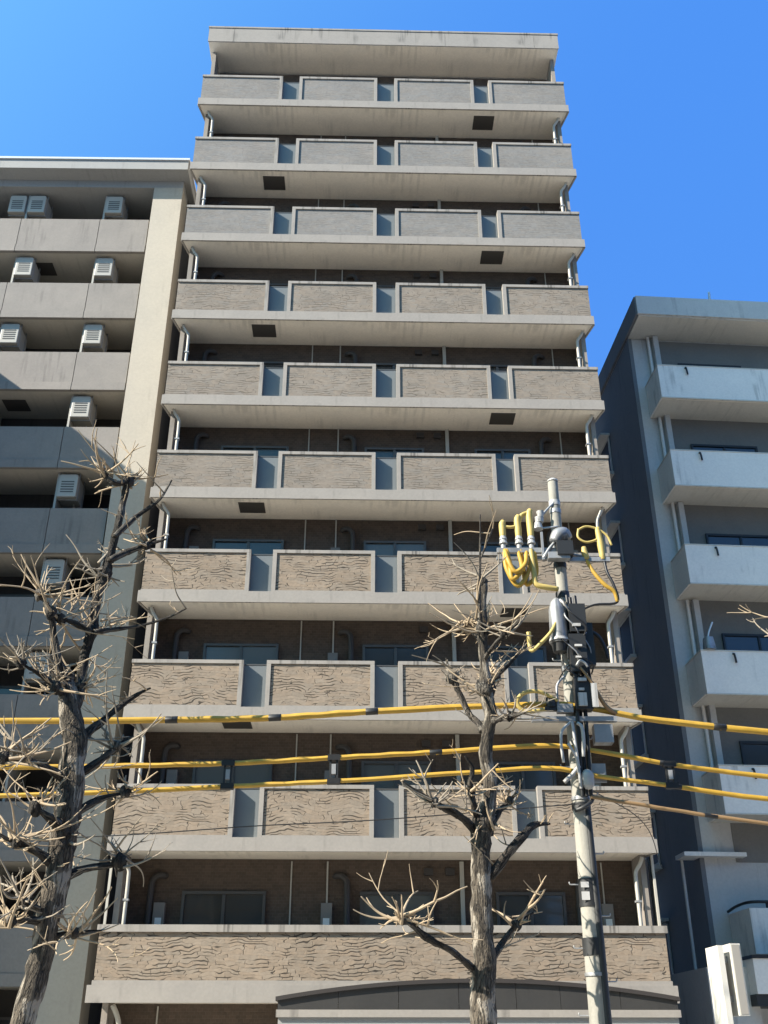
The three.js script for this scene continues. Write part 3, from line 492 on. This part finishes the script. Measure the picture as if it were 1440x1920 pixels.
// ---------------------------------------------------------------- the utility pole
const PX = 3.12, PZ = -16.5;
{
  const o = thing('utility_pole', 'concrete utility pole crowded with brackets, transformer and yellow covered wires', 'utility pole', [PX, 0.13, PZ]);
  const Y = (y) => y - 0.13, rad = (y) => 0.17 - 0.0072 * y;
  const shaft = part('shaft', tube([[0, -0.1, 0, 0.17], [0, 3, 0, rad(3)], [0, 6, 0, rad(6)], [0, 9, 0, rad(9)], [0, Y(10.98), 0, rad(10.98)]], 24, 4), M.concrete, o);
  part('pole_cap', tube([[0, Y(10.965), 0, 0.1], [0, Y(11.0), 0, 0.098], [0, Y(11.03), 0, 0.06]], 20, 2), M.porcelain, shaft);
  const band = (y, h, m, k = 1.12) => part('band', cyl(rad(y) * k, rad(y) * k, h, 0, Y(y), 0, 20), m, o);
  for (const [y, h, m] of [[10.46, 0.1, M.porcelain], [10.3, 0.08, M.galv], [9.72, 0.09, M.galv], [9.5, 0.16, M.galv], [9.2, 0.1, M.darkMetal], [8.62, 0.12, M.darkMetal], [7.3, 0.08, M.galv], [6.6, 0.1, M.galv], [5.02, 0.1, M.darkMetal], [5.16, 0.06, M.galv], [3.58, 0.05, M.darkMetal], [2.9, 0.24, M.darkMetal], [2.62, 0.05, M.galv]]) band(y, h, m);
  // dark identification wraps with pale number plates low on the shaft
  part('wrap', cyl(rad(3.3) * 1.06, rad(3.6) * 1.06, 0.36, 0, Y(3.62), 0, 20), M.darkMetal, o);
  for (const [y, h] of [[3.66, 0.12], [3.84, 0.08]]) part('plate', box(-0.14, -0.02, Y(y), Y(y + h), rad(y) * 1.08, rad(y) * 1.08 + 0.006), M.porcelain, o);
  // upper crossarm with three line insulators under yellow covers, left of the shaft
  const arm = part('crossarm', join([box(-1.12, 0.12, Y(9.44), Y(9.53), 0.11, 0.19), box(-1.1, 0.1, Y(9.46), Y(9.51), -0.2, -0.13)]), M.galv, o);
  for (const [x, h] of [[-1.0, 0.55], [-0.72, 0.66], [-0.5, 0.78]]) {
    part('insulator', join([cyl(0.045, 0.045, 0.1, x, Y(9.53), 0.15), cyl(0.075, 0.06, 0.07, x, Y(9.62), 0.15, 14), cyl(0.07, 0.055, 0.07, x, Y(9.7), 0.15, 14)]), M.porcelain, arm);
    part('insulator_cover', tube([[x, Y(9.74), 0.15, 0.055], [x, Y(9.9), 0.15, 0.062], [x, Y(9.53 + h - 0.06), 0.15, 0.06], [x + 0.03, Y(9.53 + h), 0.15, 0.045]], 12, 3), M.yellowPale, arm);
  }
  part('cover_link', tube([[-1.0, Y(9.98), 0.15, 0.03], [-0.85, Y(9.95), 0.16, 0.03], [-0.72, Y(10.0), 0.15, 0.032], [-0.64, Y(10.2), 0.15, 0.04], [-0.5, Y(10.26), 0.15, 0.035]], 9, 4), M.yellowPale, arm);
  for (const [a, b, d, dep] of [[-1.0, -0.5, 0.72, 0.2], [-0.95, -0.74, 0.62, 0.26], [-0.7, -0.46, 0.66, 0.12], [-0.98, -0.6, 0.5, 0.3]])
    part('jumper_wire', tube([[a, Y(9.5), 0.16, 0.036], [a + 0.03, Y(9.5 - d * 0.55), dep, 0.042], [(a + b) / 2 - 0.05, Y(9.5 - d), dep + 0.02, 0.042], [(a + b) / 2 + 0.12, Y(9.5 - d * 0.72), dep, 0.04], [b, Y(9.46), 0.16, 0.036]], 8, 5), M.yellow, arm);
  part('jumper_wire', tube([[-0.52, Y(9.5), 0.17, 0.045], [-0.5, Y(9.0), 0.2, 0.05], [-0.48, Y(8.82), 0.2, 0.05], [-0.3, Y(8.76), 0.2, 0.05], [-0.1, Y(8.74), 0.17, 0.045]], 8, 4), M.yellowPale, arm);
  // lightning arrester strut near the top
  const st = part('arrester_bracket', join([pipe([[-0.02, Y(10.5), 0.08], [-0.2, Y(10.3), 0.1], [-0.42, Y(9.98), 0.12]], 0.022, 6), pipe([[0, Y(10.0), 0.1], [-0.2, Y(9.96), 0.12], [-0.4, Y(9.94), 0.12]], 0.02, 6)]), M.galv, o);
  part('arrester', join([cyl(0.09, 0.07, 0.12, -0.36, Y(9.92), 0.14, 14), cyl(0.075, 0.09, 0.1, -0.33, Y(10.05), 0.14, 14), cyl(0.05, 0.07, 0.12, -0.3, Y(10.16), 0.13, 14)]), M.porcelain, st);
  // switch hood and its bracket
  part('switch_hood', tube([[-0.1, Y(9.62), 0.2, 0.1], [-0.02, Y(9.76), 0.2, 0.14], [0.08, Y(9.8), 0.18, 0.13], [0.16, Y(9.7), 0.15, 0.09]], 12, 4), M.galv, o);
  part('switch_bracket', join([box(-0.34, -0.3, Y(9.28), Y(9.82), 0.2, 0.24), pipe([[-0.32, Y(9.32), 0.22], [-0.2, Y(9.5), 0.22], [-0.1, Y(9.62), 0.22]], 0.03, 6), box(-0.24, 0.14, Y(9.28), Y(9.4), 0.13, 0.3)]), M.galv, o);
  part('switch_box', box(-0.08, 0.2, Y(9.34), Y(9.6), 0.12, 0.34), M.darkMetal, o);
  // right arm with two covered pins and arching leads
  const armR = part('crossarm', join([box(0.12, 0.86, Y(9.28), Y(9.36), 0.1, 0.17), pipe([[0.1, Y(9.46), 0.12], [0.45, Y(9.38), 0.12], [0.8, Y(9.3), 0.13]], 0.022, 6)]), M.galv, o);
  part('insulator_cover', tube([[0.74, Y(9.32), 0.14, 0.05], [0.73, Y(9.6), 0.14, 0.062], [0.71, Y(9.85), 0.14, 0.052], [0.7, Y(9.95), 0.14, 0.045]], 12, 3), M.yellowPale, armR);
  part('pin', pipe([[0.7, Y(9.9), 0.14], [0.72, Y(10.1), 0.14], [0.8, Y(10.3), 0.14]], 0.02, 6), M.pipeWhite, armR);
  part('insulator_cover', tube([[0.46, Y(9.32), 0.14, 0.055], [0.43, Y(9.45), 0.14, 0.06], [0.42, Y(9.56), 0.14, 0.045]], 12, 3), M.yellowPale, armR);
  for (const w of [[[0.35, 9.9], [0.5, 9.97], [0.7, 9.92], [0.86, 9.78], [0.92, 9.6]], [[0.36, 9.92], [0.34, 9.75], [0.46, 9.66], [0.6, 9.68], [0.72, 9.74]]])
    part('lead_wire', tube(w.map(([x, y]) => [x, Y(y), 0.15, 0.022]), 7, 5), M.yellowPale, armR);
  part('drop_wire', tube([[0.45, Y(9.3), 0.15, 0.03], [0.55, Y(9.05), 0.18, 0.034], [0.72, Y(8.8), 0.2, 0.038], [0.86, Y(8.68), 0.2, 0.036], [0.9, Y(8.5), 0.18, 0.03]], 8, 5), M.yellow, armR);
  part('drop_wire', tube([[0.76, Y(9.28), 0.15, 0.024], [0.78, Y(9.05), 0.18, 0.026], [0.86, Y(8.82), 0.2, 0.026], [0.9, Y(8.5), 0.17, 0.026], [0.5, Y(8.45), 0.16, 0.02], [0.15, Y(8.3), 0.12, 0.02]], 8, 5), M.black, armR);
  // transformer can on the left, dark switchgear and cables on the right
  const tr = part('transformer', tube([[-0.16, Y(7.72), 0.2, 0.15], [-0.16, Y(7.8), 0.2, 0.155], [-0.16, Y(8.34), 0.2, 0.14], [-0.16, Y(8.46), 0.2, 0.1], [-0.14, Y(8.54), 0.18, 0.05]], 20, 3), M.galv, o);
  part('transformer_rim', cyl(0.175, 0.165, 0.05, -0.16, Y(7.76), 0.2, 20), M.porcelain, tr);
  part('transformer_base', cyl(0.11, 0.14, 0.16, -0.16, Y(7.57), 0.2, 20), M.darkMetal, tr);
  part('bushing', tube([[-0.1, Y(8.5), 0.25, 0.03], [-0.05, Y(8.42), 0.3, 0.022], [0.08, Y(8.2), 0.32, 0.02], [0.16, Y(8.02), 0.3, 0.025]], 7, 4), M.porcelain, tr);
  for (const [x0, x1, y0, y1, z0, z1] of [[0.02, 0.3, 7.9, 8.4, 0.1, 0.34], [-0.02, 0.26, 7.2, 7.86, 0.12, 0.32], [0.26, 0.42, 7.35, 8.1, -0.02, 0.22], [0.0, 0.28, 6.56, 7.1, 0.12, 0.34]]) part('switchgear_box', box(x0, x1, Y(y0), Y(y1), z0, z1), M.darkMetal, o);
  for (const [x, y, w, h] of [[0.05, 7.98, 0.14, 0.05], [0.06, 7.62, 0.12, 0.035], [0.06, 7.42, 0.1, 0.03], [0.06, 7.02, 0.14, 0.05], [0.06, 6.86, 0.09, 0.04], [0.04, 6.6, 0.14, 0.22], [0.26, 6.58, 0.1, 0.4]]) part('bracket_plate', box(x, x + w, Y(y), Y(y + h), 0.345, 0.375), M.porcelain, o);
  part('hook', pipe([[0.06, Y(7.28), 0.36], [0.12, Y(7.36), 0.38], [0.2, Y(7.32), 0.38], [0.24, Y(7.26), 0.36]], 0.022, 6), M.porcelain, o);
  part('cable_bundle', tube([[0.38, Y(8.0), 0.1, 0.03], [0.52, Y(7.9), 0.1, 0.035], [0.62, Y(7.7), 0.08, 0.03], [0.66, Y(7.5), 0.06, 0.03]], 8, 4), M.black, o);
  part('cable_bundle', tube([[0.12, Y(7.25), 0.36, 0.02], [0.25, Y(7.05), 0.36, 0.026], [0.36, Y(6.85), 0.32, 0.03], [0.5, Y(6.62), 0.26, 0.036], [0.66, Y(6.52), 0.18, 0.04]], 8, 5), M.brownCable, o);
  for (const [dx, dz, m] of [[0.02, -0.02, M.black], [0.09, 0.05, M.black], [-0.05, 0.08, M.darkMetal]]) part('riser_cable', tube([[0.08 + dx, Y(8.6), 0.14 + dz, 0.03], [0.1 + dx, Y(7.4), 0.15 + dz, 0.034], [0.07 + dx, Y(6.4), 0.16 + dz, 0.034], [0.05 + dx, Y(5.2), 0.16, 0.03]], 8, 6), m, o);
  part('strut', join([pipe([[-0.12, Y(7.16), 0.22], [-0.26, Y(7.0), 0.24], [-0.28, Y(6.8), 0.24], [-0.28, Y(6.56), 0.22]], 0.022, 6), box(-0.3, -0.04, Y(6.52), Y(6.66), 0.16, 0.28)]), M.galv, o);
  part('line_clamp', join([cyl(0.09, 0.09, 0.16, -0.38, Y(6.62), 0.2, 10), box(-0.5, -0.3, Y(6.56), Y(6.62), 0.16, 0.26)]), M.darkMetal, o);
  part('loop_wire', tube([[-0.2, Y(8.1), 0.3, 0.028], [-0.3, Y(7.9), 0.34, 0.032], [-0.48, Y(7.7), 0.34, 0.034], [-0.66, Y(7.56), 0.3, 0.03], [-0.68, Y(7.72), 0.28, 0.035], [-0.68, Y(7.9), 0.28, 0.04]], 8, 5), M.yellowPale, o);
  part('loop_wire', tube([[-0.28, Y(6.72), 0.25, 0.03], [-0.6, Y(6.86), 0.3, 0.035], [-0.85, Y(6.82), 0.3, 0.036], [-0.95, Y(6.68), 0.28, 0.036], [-0.84, Y(6.54), 0.26, 0.034], [-0.4, Y(6.6), 0.22, 0.03]], 8, 5), M.yellowPale, o);
  for (let k = 0; k < 16; k++) {
    const y0 = rr(7.2, 8.7), y1 = y0 - rr(0.3, 1.1), x0 = rr(-0.2, 0.28), x1 = rr(-0.22, 0.4), zz = rr(0.2, 0.38);
    part('lead_wire', tube([[x0, Y(y0), zz - 0.1, 0.012], [x0 + rr(-0.1, 0.14), Y(y0 * 0.7 + y1 * 0.3), zz, 0.013], [x1 + rr(-0.08, 0.12), Y(y0 * 0.3 + y1 * 0.7), zz, 0.013], [x1, Y(y1), zz - 0.12, 0.012]], 6, 4), k % 3 ? M.black : M.galv, o);
  }
  for (let k = 0; k < 14; k++) { const y = 2.1 + k * 0.45, s = k % 2 ? 1 : -1, r = rad(y); part('step_bolt', pipe([[s * (r - 0.02), Y(y), 0], [s * (r + 0.08), Y(y), 0], [s * (r + 0.14), Y(y) + 0.005, 0], [s * (r + 0.145), Y(y) + 0.04, 0]], 0.011, 5, 2), M.galv, o); }
  // lower crossarm, service box, stand-off frames
  const low = part('crossarm', box(-0.72, 0.66, Y(6.38), Y(6.46), 0.15, 0.25), M.galv, o);
  part('service_box', box(0.28, 0.58, Y(6.04), Y(6.34), 0.02, 0.22), M.galv, low);
  part('standoff_frame', join([pipe([[-0.1, Y(6.36), 0.26], [-0.26, Y(6.2), 0.3], [-0.29, Y(6.0), 0.3], [-0.27, Y(5.7), 0.28]], 0.024, 6), pipe([[-0.08, Y(6.36), 0.28], [-0.06, Y(5.9), 0.3], [-0.02, Y(5.3), 0.24]], 0.026, 6), pipe([[0.0, Y(6.34), 0.28], [0.06, Y(6.28), 0.3], [0.07, Y(6.0), 0.3], [0.05, Y(5.8), 0.26]], 0.03, 6)]), M.porcelain, low);
  part('brace', join([pipe([[-0.28, Y(5.4), 0.24], [-0.14, Y(5.52), 0.24], [-0.02, Y(5.66), 0.22]], 0.036, 6), pipe([[-0.18, Y(6.0), 0.3], [-0.1, Y(5.85), 0.3], [-0.04, Y(5.7), 0.28]], 0.022, 6)]), M.porcelain, low);
  part('meter', tube([[0.1, Y(5.3), 0.2, 0.05], [0.1, Y(5.36), 0.22, 0.095], [0.1, Y(5.52), 0.22, 0.1], [0.1, Y(5.58), 0.2, 0.06]], 14, 3), M.porcelain, o);
  part('wire_guard', box(0.2, 0.42, Y(5.42), Y(5.72), 0.1, 0.13), M.galv, o);
  part('strap', tube([[-0.13, Y(4.98), 0.13, 0.03], [0.0, Y(5.02), 0.19, 0.035], [0.14, Y(5.12), 0.13, 0.03], [0.2, Y(5.2), 0.06, 0.025]], 8, 4), M.darkMetal, o);
  part('cable_guard', tube([[0.085, Y(0.13), 0.13, 0.06], [0.085, Y(2.9), 0.115, 0.058], [0.08, Y(4.0), 0.11, 0.055], [0.075, Y(5.0), 0.105, 0.05]], 10, 4), M.darkMetal, o);
}

// ---------------------------------------------------------------- overhead lines in yellow guard sleeves
function overhead(label, pts, r, m, joints, name = 'overhead_cable') {
  const o = thing(name, label, 'cable', [pts[0][0], pts[0][1], PZ + 0.16], 0, 'overhead lines at the pole');
  const c = new THREE.CatmullRomCurve3(pts.map(([x, y]) => V(x - pts[0][0], y - pts[0][1], 0)), false, 'centripetal');
  const yAt = (x) => { let a = 0, b = 1; for (let k = 0; k < 40; k++) { const q = (a + b) / 2; if (c.getPoint(q).x < x - pts[0][0]) a = q; else b = q; } return c.getPoint(a); };
  const cuts = [pts[0][0], ...joints, pts[pts.length - 1][0]];
  for (let k = 0; k < cuts.length - 1; k++) {
    const n = 9, seg = []; for (let i = 0; i <= n; i++) { const p = yAt(cuts[k] + (cuts[k + 1] - cuts[k]) * i / n); seg.push([p.x, p.y + 0.004 * Math.sin(i * 2.1 + k), p.z, r * (1 + 0.06 * Math.sin(i * 1.7 + k * 2))]); }
    part('sleeve', tube(seg, 10, 2), m, o);
  }
  joints.forEach((x) => { const p = yAt(x - 0.1), q = yAt(x + 0.1); part('joint', tube([[p.x, p.y, 0, r * 1.12], [q.x, q.y, 0, r * 1.12]], 10, 2), M.black, o); });
  part('core_wire', tube(pts.map(([x, y]) => [x - pts[0][0], y - pts[0][1], 0, r * 0.3]), 5, 4), M.black, o);
}
overhead('thick topmost yellow sleeved cable, highest of the lines crossing the building', [[-15, 6.75], [-9, 6.42], [-6.3, 6.405], [-3.5, 6.425], [-1.8, 6.46], [-0.2, 6.565], [1.32, 6.64], [2.83, 6.68], [3.3, 6.64], [4.2, 6.46], [6.27, 6.22], [9, 6.0], [14, 5.9]], 0.052, M.yellow, [-3.46, -1.78, -0.2, 5.45]);
overhead('middle yellow sleeved cable of the three, joined to the lower one by spacers', [[-15, 5.95], [-9, 5.68], [-6.17, 5.655], [-2.5, 5.715], [-0.8, 5.805], [0.86, 5.895], [2.68, 6.0], [3.33, 5.93], [4.5, 5.71], [6.15, 5.495], [9, 5.25], [14, 5.1]], 0.04, M.yellow, [-4.98, -2.49, -0.8, 0.83, 4.5]);
overhead('lowest yellow sleeved cable of the three, just above the first balcony row', [[-15, 5.4], [-9, 5.2], [-6.09, 5.2], [-4.4, 5.26], [-2.47, 5.35], [-0.79, 5.43], [1.45, 5.575], [2.66, 5.64], [3.29, 5.53], [4.5, 5.365], [6.08, 5.15], [9, 4.95], [14, 4.8]], 0.038, M.yellow, [-2.47, -0.79, 4.6]);
overhead('brown sleeved cable running right from the pole, below the yellow ones', [[3.25, 5.19], [4.0, 5.07], [4.87, 4.93], [6.0, 4.77], [9, 4.5], [14, 4.4]], 0.03, M.brownCable, [5.1]);
{
  const o = thing('telephone_wire', 'thin black wire crossing the building in front of the second balcony row', 'cable', [-15, 4.4, PZ + 0.16], 0, 'overhead lines at the pole');
  part('wire', tube([[0, 0, 0, 0.009], [6, 0.02, 0, 0.009], [10.9, 0.2, 0, 0.009], [13.06, 0.345, 0, 0.009], [14.83, 0.43, 0, 0.009], [18.05, 0.68, 0, 0.009]], 6, 8), M.black, o);
  const q = thing('telephone_wire', 'thin black wire sloping down from the pole towards the right end of the second balcony', 'cable', [3.3, 5.3, PZ + 0.1], 0, 'overhead lines at the pole');
  part('wire', tube([[0, 0, 0, 0.008], [0.9, -0.2, -1.0, 0.008], [2.4, -0.3, -5.6, 0.008]], 6, 8), M.black, q);
}
function spacer(label, x, y0, y1) {
  const o = thing('cable_spacer', label, 'spacer', [x, y0, PZ + 0.16], 0, 'spacers between the yellow cables'), h = y1 - y0;
  part('clamp', box(-0.1, 0.1, -0.045, 0.045, -0.05, 0.05), M.black, o); part('clamp', box(-0.1, 0.1, h - 0.045, h + 0.045, -0.05, 0.05), M.black, o);
  part('bar', join([box(-0.07, -0.035, 0.045, h - 0.045, -0.02, 0.02), box(0.035, 0.07, 0.045, h - 0.045, -0.02, 0.02)]), M.darkMetal, o);
  part('damper', box(-0.034, 0.034, h * 0.3, h * 0.72, -0.03, 0.03), M.galv, o);
}
spacer('spacer bar between two yellow cables in front of the building centre', -0.8, 5.43, 5.805);
spacer('spacer bar between two yellow cables in front of the first left balcony panel', -2.48, 5.35, 5.715);
spacer('spacer bar between two yellow cables right of the utility pole', 4.55, 5.36, 5.70);

// ---------------------------------------------------------------- the white double sign at the lower right
{
  const o = thing('projecting_sign', 'blank white double sign boards on a post at the lower right', 'sign', [6.05, 0.13, -20.2], 3 * D2R);
  part('post', box(-0.05, 0.05, 0, 3.22, -0.45, 0.2), M.signWhite, o);
  const b = part('sign_board', box(0.18, 0.36, 2.08, 3.25, -0.4, 0.22), M.signWhite, o);
  part('board_face', box(0.2, 0.34, 2.1, 3.23, 0.221, 0.228), M.signPanel, b);
  for (const y of [2.3, 2.95]) part('bracket', box(0.05, 0.18, y, y + 0.1, -0.1, 0.0), M.galv, o);
  part('foot', box(-0.2, 0.2, 0, 0.03, -0.5, 0.25), M.darkMetal, o);
}
renderer.render(scene, camera);
